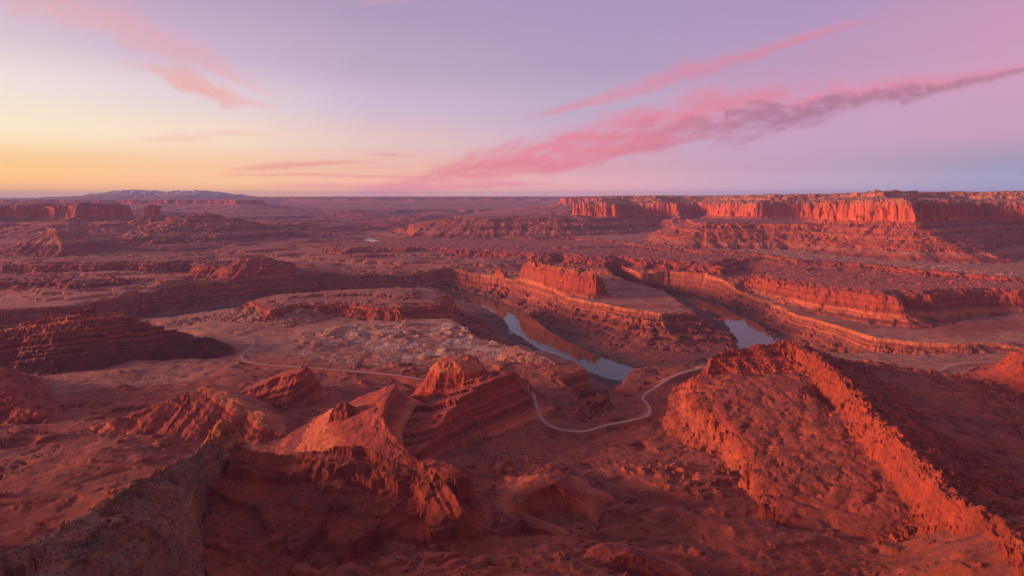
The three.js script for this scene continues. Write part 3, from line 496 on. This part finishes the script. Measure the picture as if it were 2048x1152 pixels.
function land(x, d) {
  const R = Math.hypot(x, d);
  let gx = 0, gy = 0, sl = 0;
  const eroded = R > 430 && R < 15000 && d > 0 && Math.abs(x) < 0.9 * d + 30;
  let hx = 0, hy = 0; const ep = Math.max(22, R * 0.009);
  if (eroded) { hx = shape(x + ep, d); hy = shape(x, d + ep); }
  let h = shape(x, d);
  const st = qSt, dip = qDip, rock = qRock, tan = qTan, white = qWhite, pale = qPale, dark = qDark, id = qId, snow = qSnow, mud = qMud, calm = qCalm, b2 = qB2;
  if (eroded && qErode > 0 && h > 1.5) {
    gx = (hx - h) / ep; gy = (hy - h) / ep; sl = Math.hypot(gx, gy);
    if (sl > 0.05) {
      const k = qErode * sst(0.05, 0.22, sl) * (sl / (0.3 + sl)) / (1 + sl * sl * 0.5); let tx = -gy / sl, ty = gx / sl, sum = 0;
      for (let o = 0; o < 6; o++) {
        const L = LAM[o]; if (L < R * 0.0055) break;
        const big = o === 0 ? sst(2800, 3800, R) : o === 1 ? 0.3 + 0.7 * sst(1500, 2500, R) : 1; if (big === 0) continue;
        const v = grooves(x / L + o * 17.3, d / L - o * 9.7, tx * 2.1, ty * 2.1);
        sum += (v > 0 ? v * 0.75 : v) * L * (o > 3 ? 0.03 : o > 2 ? 0.05 : 0.07) * big;
        tx += -eY * 0.16; ty += eX * 0.16; const q = Math.hypot(tx, ty) || 1; tx /= q; ty /= q;
      }
      h += sum * k;
    }
  }
  if (R < 2600 && h > 1.2) { // gravel, slabs and rills too small to be landforms
    const q = sst(2600, 1500, R) * calm, rr = 0.4 + 0.9 * rock; h += q * rr * (fbm(x / 11, d / 11, 3) * 1.0 + n2(x / 2.6, d / 2.6) * 0.3);
  }
  else if (R < 7000 && h > 1.2 && R > 2000) h += sst(2000, 2600, R) * (0.25 + rock) * calm * (fbm(x / 24, d / 24, 3) * 3.2);
  const raw = h + dip;
  if (st > 0) h += st * calm * lutAt(clamp(raw + 2.5 * b2, 0, 880));
  oId = id; oSlope = rock;
  // colour of the matter
  const ci = clamp(((raw + 3 * b2 + n2(x / 40, d / 40)) / STEP) | 0, 0, LUTN - 1) * 3;
  const scr = 1 - (1 - rock) * 0.34 * sst(0.02, 0.4, fbm(x / 48 + 70, d / 30, 4)), wash = (1 - rock) * (R > 1300 ? 0.3 : 0.12) * sst(0.05, 0.0, Math.abs(n2(x / 210 + 3, d / 150) + 0.25 * n2(x / 50, d / 50)));
  const gr = (1 + 0.2 * n2(x / 3.1, d / 3.1) + 0.18 * n2(x / 7.3, d / 7.3) + 0.15 * n2(x / 17, d / 17) + 0.12 * n2(x / 41, d / 41) + 0.1 * n2(x / 95, d / 95) + (R > 2500 ? 0.10 * n2(x / 200, d / 200) : 0)) * scr * (1 + wash);
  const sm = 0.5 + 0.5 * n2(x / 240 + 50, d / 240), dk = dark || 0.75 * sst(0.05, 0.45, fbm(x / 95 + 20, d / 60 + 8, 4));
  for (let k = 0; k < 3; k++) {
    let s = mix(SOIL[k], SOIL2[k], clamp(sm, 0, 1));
    if (dk) s = mix(s, DARKSOIL_SHADE[k], dk);
    if (tan) s = mix(s, TAN[k], clamp(tan * (0.8 + 0.5 * n2(x / 33, d / 20)), 0, 1));
    if (white) s = mix(s, WHITE[k], clamp(white * 0.9, 0, 1));
    if (pale) s = mix(s, PALE[k], clamp(0.7 + 0.9 * fbm(x / 26, d / 26, 3), 0, 1));
    let c = mix(s, SC[ci + k], clamp(rock * (0.9 + 0.35 * b2), 0, 1));
    if (mud) c = mix(c, MUD[k], clamp(mud * (0.75 + 0.8 * b2), 0, 0.95));
    CO[k] = c * gr;
  }
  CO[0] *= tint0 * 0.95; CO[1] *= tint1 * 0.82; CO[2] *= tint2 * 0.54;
  if (snow && h > 690) { const q = sst(0.05, 0.3, n2(x / 300, d / 240) + (h - 790) / 500); for (let k = 0; k < 3; k++) CO[k] = mix(CO[k], 0.75, q * 0.8); }
  return h;
}
const KEEP = new Set(['fin_butte', 'spire', 'fluted_ridge', 'red_cliffs', 'middle_cliffs', 'tan_block']);
function f0(id) { return !KEEP.has(F[id - 1].name); }
const FARR = [[-1500, 6700], [-1560, 6950], [-1690, 7110], [-1640, 7250], [-1900, 7500], [-2400, 7700]];
const FARP = prep(spline(FARR, 80));

// ------------------------------------------------------------------ one sheet of triangles, refined where the land is steep or close
const MAXV = 1520000;
const VX = new Float32Array(MAXV), VY = new Float32Array(MAXV), VD = new Float32Array(MAXV), VC = new Float32Array(MAXV * 3), VI = new Uint8Array(MAXV);
let nv = 0;
function addV(x, d) { const i = nv++; VX[i] = x; VD[i] = d; VY[i] = land(x, d); VC[i * 3] = CO[0]; VC[i * 3 + 1] = CO[1]; VC[i * 3 + 2] = CO[2]; VI[i] = oId; return i; }
const angles = [];
for (let a = -180; a < 180;) { angles.push(a * Math.PI / 180); a += Math.abs(a + 0.01) < 43 ? 0.3 : Math.abs(a) < 60 ? 1.5 : 4; }
const radii = [];
for (let r = 20; r < 40000;) { radii.push(r); r *= r < 380 ? 1.2 : r < 4500 ? 1.012 : r < 12000 ? 1.017 : 1.03; }
const QUAL = globalThis.TERRAIN_QUALITY || 1;
const THR = 1.47 / 610 / QUAL;
{
  var tris = [];
  const c0 = addV(0, 0), na = angles.length, rows = [];
  for (const r of radii) { const b = nv; for (const a of angles) addV(Math.sin(a) * r, Math.cos(a) * r); rows.push(b); }
  for (let j = 0; j < na; j++) tris.push(c0, rows[0] + (j + 1) % na, rows[0] + j);
  for (let i = 0; i + 1 < rows.length; i++) for (let j = 0; j < na; j++) {
    const k = (j + 1) % na, a = rows[i] + j, b = rows[i] + k, c = rows[i + 1] + j, e = rows[i + 1] + k;
    if ((i + j) & 1) tris.push(a, b, c, b, e, c); else tris.push(a, b, e, a, e, c);
  }
}
// what the base sheet hides from the viewpoint is refined less
const NA = angles.length, NR = radii.length, HID = new Float32Array(NA * NR);
for (let j = 0; j < NA; j++) { let m = -9; for (let i = 0; i < NR; i++) { const v = 1 + i * NA + j; HID[i * NA + j] = i > 1 ? m : -9; const q = i > 1 ? 1 + (i - 1) * NA + j : v; m = Math.max(m, (VY[q] - EYE) / radii[Math.max(0, i - 1)]); } }
function hidden(v) {
  const r = Math.hypot(VX[v], VD[v]); if (r < 300 || VD[v] <= 0) return false;
  const a = Math.atan2(VX[v], VD[v]); let lo = 0, hi = NR - 1;
  while (hi - lo > 1) { const m = (lo + hi) >> 1; if (radii[m] > r) hi = m; else lo = m; }
  let l2 = 0, h2 = NA - 1; while (h2 - l2 > 1) { const m = (l2 + h2) >> 1; if (angles[m] > a) h2 = m; else l2 = m; }
  const e = (VY[v] - EYE) / r + 0.006;
  return e < HID[lo * NA + l2] && e < HID[lo * NA + h2] && e < HID[lo * NA + Math.max(0, l2 - 1)] && e < HID[lo * NA + Math.min(NA - 1, h2 + 1)];
}
const VH = new Uint8Array(MAXV);
const hid = v => { if (!VH[v]) VH[v] = hidden(v) ? 2 : 1; return VH[v] === 2; };
function long(a, b) {
  const mx = (VX[a] + VX[b]) / 2, my = (VY[a] + VY[b]) / 2 - EYE, md = (VD[a] + VD[b]) / 2;
  const D2 = mx * mx + my * my + md * md, D = Math.sqrt(D2);
  const ex = VX[a] - VX[b], ey = VY[a] - VY[b], ed = VD[a] - VD[b], L2 = ex * ex + ey * ey + ed * ed;
  const dot = (ex * mx + ey * my + ed * md) / D;
  const pr = Math.max(Math.sqrt(Math.max(0, L2 - dot * dot)), (D < 2600 ? 0.2 : 0.1) * Math.sqrt(L2)) / D;
  const out = md <= 0 || Math.abs(mx) > 0.86 * md + 10 || -my > 0.645 * md;
  const th = D < 2000 ? THR : THR * (1 - 0.12 * sst(1500, 2500, D));
  if (pr < th || ex * ex + ed * ed < 0.16 * th * th * D2) return false;
  return pr > (out ? th * 40 : hid(a) && hid(b) ? th * 6 : th);
}
const HS = 1 << 22, hk = new Float64Array(HS).fill(-1), hv = new Int32Array(HS);
function midOf(a, b) {
  if (a > b) { const t = a; a = b; b = t; }
  const key = a * 4194304 + b; let h = (Math.imul(a, 73856093) ^ Math.imul(b, 19349663)) & (HS - 1);
  while (hk[h] !== -1) { if (hk[h] === key) return hv[h]; h = (h + 1) & (HS - 1); }
  const m = addV((VX[a] + VX[b]) / 2, (VD[a] + VD[b]) / 2);
  hk[h] = key; hv[h] = m; return m;
}
const done = [];
for (let pass = 0; pass < 9 && tris.length; pass++) {
  const next = [];
  for (let i = 0; i < tris.length; i += 3) {
    const a = tris[i], b = tris[i + 1], c = tris[i + 2];
    const full = nv > MAXV - 20000;
    const ab = !full && long(a, b) ? midOf(a, b) : -1, bc = !full && long(b, c) ? midOf(b, c) : -1, ca = !full && long(c, a) ? midOf(c, a) : -1;
    const n = (ab >= 0) + (bc >= 0) + (ca >= 0);
    if (n === 0) done.push(a, b, c);
    else if (n === 3) next.push(a, ab, ca, ab, b, bc, ca, bc, c, ab, bc, ca);
    else if (n === 1) { if (ab >= 0) next.push(a, ab, c, ab, b, c); else if (bc >= 0) next.push(b, bc, a, bc, c, a); else next.push(c, ca, b, ca, a, b); }
    else if (ab < 0) next.push(c, ca, bc, ca, a, b, ca, b, bc);
    else if (bc < 0) next.push(a, ab, ca, ab, b, c, ab, c, ca);
    else next.push(b, bc, ab, bc, c, a, bc, a, ab);
  }
  tris = next;
}
for (const t of tris) done.push(t);
console.log('land: vertices', nv, 'triangles', done.length / 3);
// smooth normals over the whole sheet
const VN = new Float32Array(nv * 3);
for (let i = 0; i < done.length; i += 3) {
  const a = done[i], b = done[i + 1], c = done[i + 2];
  const ux = VX[b] - VX[a], uy = VY[b] - VY[a], uz = -VD[b] + VD[a], vx = VX[c] - VX[a], vy = VY[c] - VY[a], vz = -VD[c] + VD[a];
  const nx = uy * vz - uz * vy, ny = uz * vx - ux * vz, nz = ux * vy - uy * vx;
  const l = Math.hypot(nx, ny, nz) || 1, w = 1 / Math.sqrt(l) * (ny < 0 ? -1 : 1);
  for (const v of [a, b, c]) { VN[v * 3] += nx * w; VN[v * 3 + 1] += ny * w; VN[v * 3 + 2] += nz * w; }
}
const rockMat = new THREE.MeshStandardMaterial({ vertexColors: true, roughness: 0.95, metalness: 0 });
const taken = {};
const numbered = n => { const k = taken[n] = (taken[n] ?? -1) + 1; return k ? `${n}_${String(k).padStart(3, '0')}` : n; };
function tag(o, label, category, group, kind) { o.userData.label = label; o.userData.category = category; if (group) o.userData.group = group; if (kind) o.userData.kind = kind; o.castShadow = o.receiveShadow = true; return o; }
{
  const lists = F.map(() => []); lists.unshift([]);
  for (let i = 0; i < done.length; i += 3) {
    const a = done[i], b = done[i + 1], c = done[i + 2];
    const id = VI[a] === VI[b] || VI[a] === VI[c] ? VI[a] : VI[b] === VI[c] ? VI[b] : VI[a];
    lists[id].push(a, b, c);
  }
  const map = new Int32Array(nv);
  lists.forEach((l, id) => {
    if (!l.length) { console.log('no land for', id, F[id - 1]?.name); return; }
    map.fill(-1); let n = 0; const idx = new Uint32Array(l.length);
    for (let i = 0; i < l.length; i++) { if (map[l[i]] < 0) map[l[i]] = n++; idx[i] = map[l[i]]; }
    const pos = new Float32Array(n * 3), nor = new Float32Array(n * 3), col = new Float32Array(n * 3);
    for (let i = 0; i < l.length; i++) {
      const v = l[i], m = map[v] * 3;
      pos[m] = VX[v]; pos[m + 1] = VY[v]; pos[m + 2] = -VD[v];
      const q = Math.hypot(VN[v * 3], VN[v * 3 + 1], VN[v * 3 + 2]) || 1;
      for (let k = 0; k < 3; k++) { nor[m + k] = VN[v * 3 + k] / q; col[m + k] = VC[v * 3 + k]; }
    }
    for (let i = 0; i < l.length; i += 3) { // face up
      const a = l[i], b = l[i + 1], c = l[i + 2];
      if ((VX[b] - VX[a]) * (VD[c] - VD[a]) - (VX[c] - VX[a]) * (VD[b] - VD[a]) < 0) { const t = idx[i + 1]; idx[i + 1] = idx[i + 2]; idx[i + 2] = t; }
    }
    const g = new THREE.BufferGeometry();
    g.setAttribute('position', new THREE.BufferAttribute(pos, 3)); g.setAttribute('normal', new THREE.BufferAttribute(nor, 3)); g.setAttribute('color', new THREE.BufferAttribute(col, 3));
    g.setIndex(new THREE.BufferAttribute(idx, 1));
    const f = F[id - 1], mesh = new THREE.Mesh(g, rockMat);
    mesh.name = numbered(id ? f.name : 'canyon_ground');
    tag(mesh, id ? f.label : 'open red canyon ground with ledges, benches and gorge walls', id ? f.cat : 'ground', null, 'structure');
    scene.add(mesh);
  });
}

// ------------------------------------------------------------------ water
function ribbon(pts, half, y, name, mat, label, category, rough) {
  const pos = [], idx = [], n = pts.length;
  for (let i = 0; i < n; i++) {
    const a = pts[Math.max(0, i - 1)], b = pts[Math.min(n - 1, i + 1)], l = Math.hypot(b[0] - a[0], b[1] - a[1]), nx = -(b[1] - a[1]) / l, ny = (b[0] - a[0]) / l;
    for (const s of [-1, 0, 1]) { const hw = half * (rough ? 1 + 0.3 * n2(i * 0.31 + s * 9, half) + 0.2 * n2(i * 0.9, s * 5) : 1), x = pts[i][0] + nx * hw * s, d = pts[i][1] + ny * hw * s; pos.push(x, typeof y === 'function' ? y(x, d) : y, -d); }
    if (i) for (const k of [0, 1]) { const o = (i - 1) * 3 + k; idx.push(o, o + 3, o + 1, o + 1, o + 3, o + 4); }
  }
  const g = new THREE.BufferGeometry();
  g.setAttribute('position', new THREE.Float32BufferAttribute(pos, 3)); g.setIndex(idx); g.computeVertexNormals();
  if (g.attributes.normal.getY(0) < 0) { for (let i = 0; i < idx.length; i += 3) { const t = idx[i + 1]; idx[i + 1] = idx[i + 2]; idx[i + 2] = t; } g.setIndex(idx); g.computeVertexNormals(); }
  const m = new THREE.Mesh(g, mat); m.name = name; tag(m, label, category, null, 'structure'); scene.add(m); return m;
}
const water = new THREE.MeshPhysicalMaterial({ color: new THREE.Color().setRGB(0.055, 0.05, 0.022), roughness: 0.07, metalness: 0, ior: 1.33 });
ribbon(spline(RIVER, 40), 112, 0, 'river', water, 'murky green-brown river bending round the peninsula', 'river');
ribbon(spline(FARR, 80), 70, 111, 'river_reach', water, 'small bright far reach of the river', 'river');
const roadMat = new THREE.MeshStandardMaterial({ color: new THREE.Color().setRGB(0.52, 0.25, 0.17), roughness: 1 });
ROADS.forEach((r, i) => ribbon(spline(r.pts, 6), r.w, (x, d) => land(x, d) + 0.45, numbered('dirt_road'), roadMat, r.label, 'road', true));

// ------------------------------------------------------------------ loose rocks and scrub
const rand = (() => { let q = 90210; return () => { q = (q * 1664525 + 1013904223) >>> 0; return q / 4294967296; }; })();
function rockGeo(k) {
  const g = new THREE.IcosahedronGeometry(1, 1), p = g.attributes.position, seen = {};
  for (let i = 0; i < p.count; i++) {
    const x = p.getX(i), y = p.getY(i), z = p.getZ(i), key = [x, y, z].map(v => v.toFixed(3)).join();
    const r = seen[key] ??= 0.78 + 0.3 * n2(x * 1.9 + k * 7.3, z * 1.9 + y * 2.3) + 0.12 * (rand() - 0.5);
    p.setXYZ(i, clamp(x * r * 1.25, -0.95, 0.95), clamp(y * r * (k % 2 ? 0.75 : 0.5), -0.42, 0.5), clamp(z * r, -0.8, 0.8));
  }
  g.deleteAttribute('uv'); g.computeVertexNormals(); return g;
}
function bushGeo(k) {                                      // a tuft of small upright leaf faces
  const pos = [], n = 26;
  for (let i = 0; i < n; i++) {
    const a = rand() * 6.283, r = Math.sqrt(rand()) * 0.8, y = rand() * 0.85 * (1 - r * 0.6), s = 0.16 + rand() * 0.2, t = rand() * 6.283;
    const cx = Math.cos(a) * r, cz = Math.sin(a) * r, dx = Math.cos(t) * s, dz = Math.sin(t) * s;
    pos.push(cx - dx, y, cz - dz, cx + dx, y + s * 0.3, cz + dz, cx + dz * 0.5, y + s * 1.7, cz - dx * 0.5);
    pos.push(cx - dz, y + s * 0.2, cz + dx, cx + dz, y, cz - dx, cx + dx * 0.6, y + s * 1.4, cz + dz * 0.6);
  }
  const g = new THREE.BufferGeometry(); g.setAttribute('position', new THREE.Float32BufferAttribute(pos, 3)); g.computeVertexNormals(); return g;
}
const RG = [0, 1, 2, 3].map(rockGeo), BG = [0, 1].map(bushGeo);
const stoneMat = new THREE.MeshStandardMaterial({ color: 0xffffff, roughness: 0.95 }), bushMat = new THREE.MeshStandardMaterial({ color: 0xffffff, roughness: 1, side: THREE.DoubleSide });
// where they lie: [x0, x1, d0, d1, tries, least size, largest size, kind]; colour comes from the ground they lie on
const AREAS = [
  { n: 'boulders on the slope left of the fluted ridge', b: [400, 700, 650, 1560], c: 9000, s: [0.45, 1.8], only: ['ridge_slope', 'fluted_ridge'], light: 1.25, mask: 0.0 },
  { n: 'boulders on the shaded slope right of the fluted ridge', b: [600, 1150, 650, 1560], c: 9000, s: [0.6, 3.4], only: ['fluted_ridge', 'canyon_ground'], light: 1.7, mask: 0.05 },
  { n: 'boulders on the foreground slopes', b: [-520, 520, 470, 1150], c: 34000, s: [0.3, 1.4], light: 1.2, mask: -0.05 },
  { n: 'boulders below the pale rim', b: [900, 2700, 2750, 5300], c: 8000, s: [2.2, 7.5], only: ['upper_bench', 'middle_cliffs', 'red_cliffs'], light: 1.7, mask: -0.05 },
  { n: 'boulders on the river banks and talus', b: [150, 900, 2150, 2850], c: 3000, s: [0.9, 3.2], light: 1.7, mask: 0.1, low: 100 },
  { n: 'boulders on the near plain', b: [-1500, 1400, 1000, 2000], c: 9000, s: [0.6, 2.4], light: 0.85, mask: 0.1 },
];
const rocks = [];
AREAS.forEach((A, ai) => {
  for (let i = 0; i < A.c; i++) {
    const x = mix(A.b[0], A.b[1], rand()), d = mix(A.b[2], A.b[3], rand()), z = rand(), t = rand(), v = rand();
    if (fbm(x / 70 + ai * 5, d / 70, 3) < A.mask - 0.12 + 0.2 * z) continue;
    const h = land(x, d); if (oRoad < 9 || h < 2.5) continue;
    const nm = oId ? F[oId - 1].name : 'canyon_ground';
    if (A.only && !A.only.includes(nm) || A.low && h > A.low) continue;
    const size = A.s[0] + (A.s[1] - A.s[0]) * Math.pow(z, 4.5), R = Math.hypot(x, d);
    rocks.push({ x, d, h, size, t, ai, k: (v * 4) | 0, on: nm, c: [CO[0] * (0.75 + v * 0.6) * A.light, CO[1] * (0.75 + v * 0.6) * A.light * 1.12, CO[2] * (0.75 + v * 0.6) * A.light * 1.1], app: Math.abs(x) < 0.83 * d && (EYE - h) < 0.61 * d ? size / R : 0 });
  }
});
const M4 = new THREE.Matrix4(), Q4 = new THREE.Quaternion(), E4 = new THREE.Euler(), P3 = new THREE.Vector3(), S3 = new THREE.Vector3(), CC = new THREE.Color();
const place = r => { E4.set((r.t - 0.5) * 0.7, r.t * 40, (0.5 - r.t) * 0.5); Q4.setFromEuler(E4); P3.set(r.x, r.h + r.size * 0.12, -r.d); S3.setScalar(r.size); return M4.compose(P3, Q4, S3); };
rocks.sort((a, b) => b.app - a.app);
const ON = { canyon_ground: 'the open red ground', ridge_slope: 'the rough slope left of the fluted ridge', fluted_ridge: 'the flank of the fluted ridge', upper_bench: 'the pale rim slope', middle_cliffs: 'the middle cliff band', red_cliffs: 'the fluted red cliffs', near_spur: 'the dark rocky spur', pale_crest: 'the pale crest', dark_bluff: 'a dark bluff' };
const tones = {};
rocks.slice(0, 240).forEach(r => {
  const on = ON[r.on] || 'the red slope', lum = r.c[0] + r.c[1], bigness = r.size > 2.6 ? 'big' : r.size > 1.3 ? 'middling' : 'small';
  const u = r.x / r.d / 0.839, v = (EYE - r.h) / r.d, side = u < -0.6 ? 'far left' : u < -0.2 ? 'left' : u < 0.2 ? 'centre' : u < 0.6 ? 'right' : 'far right', band = v > 0.5 ? 'bottom edge' : v > 0.4 ? 'foreground' : v > 0.25 ? 'middle ground' : 'distance';
  const label = `${bigness} ${lum > 0.55 ? 'pale' : lum > 0.36 ? 'red' : 'dark'} ${r.k % 2 ? 'blocky' : 'flat'} boulder on ${on.replace(/^the /, '')}, ${side}, ${band}`;
  const key = `${r.k}${r.c.map(v => Math.round(v * 10)).join()}`;
  const m = new THREE.Mesh(RG[r.k], tones[key] ??= new THREE.MeshStandardMaterial({ color: new THREE.Color().setRGB(...r.c), roughness: 0.95 }));
  m.name = numbered('boulder'); place(r); M4.decompose(m.position, m.quaternion, m.scale);
  tag(m, label, 'boulder', `boulders on ${on}, ${side}, ${band}`); scene.add(m);
});
function scatter(list, geo, mat, name, label, category) {
  const im = new THREE.InstancedMesh(geo, mat, list.length);
  list.forEach((r, i) => { im.setMatrixAt(i, place(r)); im.setColorAt(i, CC.setRGB(...r.c)); });
  im.name = name; tag(im, label, category, null, 'stuff'); scene.add(im);
}
for (let k = 0; k < 4; k++) scatter(rocks.slice(240).filter(r => r.k === k), RG[k], stoneMat, numbered('scattered_rocks'), 'loose reddish rocks strewn over the slopes', 'rocks');
const bushes = [];
for (let i = 0; i < 34000; i++) {
  const near = i < 15000, x = near ? mix(-620, 700, rand()) : mix(-1700, 1600, rand()), d = near ? mix(470, 1250, rand()) : mix(1000, 2400, rand()), t = rand(), v = rand();
  const dn = fbm(x / 120 + 60, d / 120, 3); if (dn < 0.02 + 0.25 * (v - 0.5)) continue;
  const h = land(x, d); if (oRoad < 8 || h < 8 || oSlope > 0.85) continue;
  bushes.push({ x, d, h: h - 0.1, size: 0.5 + t * t * (near ? 1.0 : 1.5), t: v, c: [0.05 + 0.03 * t, 0.045 + 0.015 * v, 0.026], app: Math.abs(x) < 0.83 * d && (EYE - h) < 0.61 * d ? (0.5 + t * t) / d : 0 });
}
for (let i = 0; i < 5000; i++) {
  const x = mix(-470, -290, rand()), d = mix(440, 900, rand()), t = rand(), v = rand(), h = land(x, d);
  if (!oId || F[oId - 1].name !== 'pale_crest' || fbm(x / 40, d / 40, 3) < -0.15) continue;
  bushes.push({ x, d, h: h - 0.1, size: 0.4 + 0.7 * t * t, t: v, c: [0.055 + 0.03 * t, 0.05 + 0.015 * v, 0.03] });
}
for (let i = 0; i < 5200; i++) {
  const k = 2 + Math.floor(rand() * (RIVP.n - 4)), a = RIVP.p[k], b = RIVP.p[k + 1], L = Math.hypot(b[0] - a[0], b[1] - a[1]) || 1, sd = rand() < 0.5 ? -1 : 1, off = sd * (78 + Math.pow(rand(), 2) * 70), t = rand(), v = rand();
  const x = mix(a[0], b[0], t) - (b[1] - a[1]) / L * off, d = mix(a[1], b[1], t) + (b[0] - a[0]) / L * off; if (fbm(x / 90, d / 90 + 30, 3) < -0.02) continue;
  const h = land(x, d); if (h < 1.2 || h > 14) continue;
  bushes.push({ x, d, h: h - 0.2, size: 1.5 + 2.2 * v * v, t: v, c: [0.052 + 0.02 * t, 0.05 + 0.015 * v, 0.03] });
}
// the shrubs that can be told apart beside the roads and washes
const bigBush = [[64, 1345, 2.6], [40, 1322, 2.2], [34, 1300, 2.8], [-30, 1225, 2.2], [52, 1296, 1.8], [-660, 1560, 3], [-690, 1570, 2.6], [-735, 1566, 2.4], [-640, 1572, 2], [-600, 1540, 1.8], [-930, 1440, 3.4], [-840, 1620, 2], [-800, 1640, 1.8], [120, 1180, 2.2], [180, 1150, 2], [90, 1120, 2.2], [-20, 1120, 2.4], [20, 1180, 2], [-520, 1500, 2], [-560, 1490, 1.8], [-470, 1900, 2.4], [-520, 1930, 2.2], [380, 1150, 2], [430, 1700, 2], [250, 1240, 1.8], [300, 1290, 2]];
const stemGeo = new THREE.CylinderGeometry(0.05, 0.09, 0.7, 6), stemMat = new THREE.MeshStandardMaterial({ color: new THREE.Color().setRGB(0.12, 0.08, 0.055), roughness: 1 });
bigBush.forEach(([x, d, size], i) => {
  const m = new THREE.Group(), fo = new THREE.Mesh(BG[i % 2], tones['bush' + i % 2] ??= new THREE.MeshStandardMaterial({ color: new THREE.Color().setRGB(0.05, 0.047, 0.026), roughness: 1, side: THREE.DoubleSide })), stem = new THREE.Mesh(stemGeo, stemMat);
  fo.name = 'foliage'; stem.name = 'stem'; fo.castShadow = fo.receiveShadow = stem.castShadow = true; m.add(fo, stem);
  m.name = numbered('desert_shrub'); m.position.set(x, land(x, d) - 0.1, -d); m.rotation.y = i * 1.7; m.scale.setScalar(size);
  const lb = x < -350 ? (d > 1800 ? 'dark desert shrub on the pale bench above the road' : x < -760 ? 'dark desert shrub alone on the left plain' : x < -590 ? 'dark desert shrub in the row along the pale wash at left' : 'dark desert shrub beside the tilted rock slab') : d > 1500 ? 'dark desert shrub on the spur above the side canyon' : d > 1290 ? 'dark desert shrub beside the road where it bends' : x > 200 ? 'dark desert shrub on the red flat below the fluted ridge' : 'dark desert shrub on the open red flat below the road';
  tag(m, lb, 'shrub', lb.replace('dark desert shrub', 'shrubs')); scene.add(m);
});
for (let k = 0; k < 2; k++) scatter(bushes.filter((b, i) => i % 2 === k), BG[k], bushMat, numbered('scrub'), 'sparse dark scrub dotting the red ground', 'scrub');
console.log('rocks', rocks.length, 'bushes', bushes.length);

renderer.render(scene, camera);
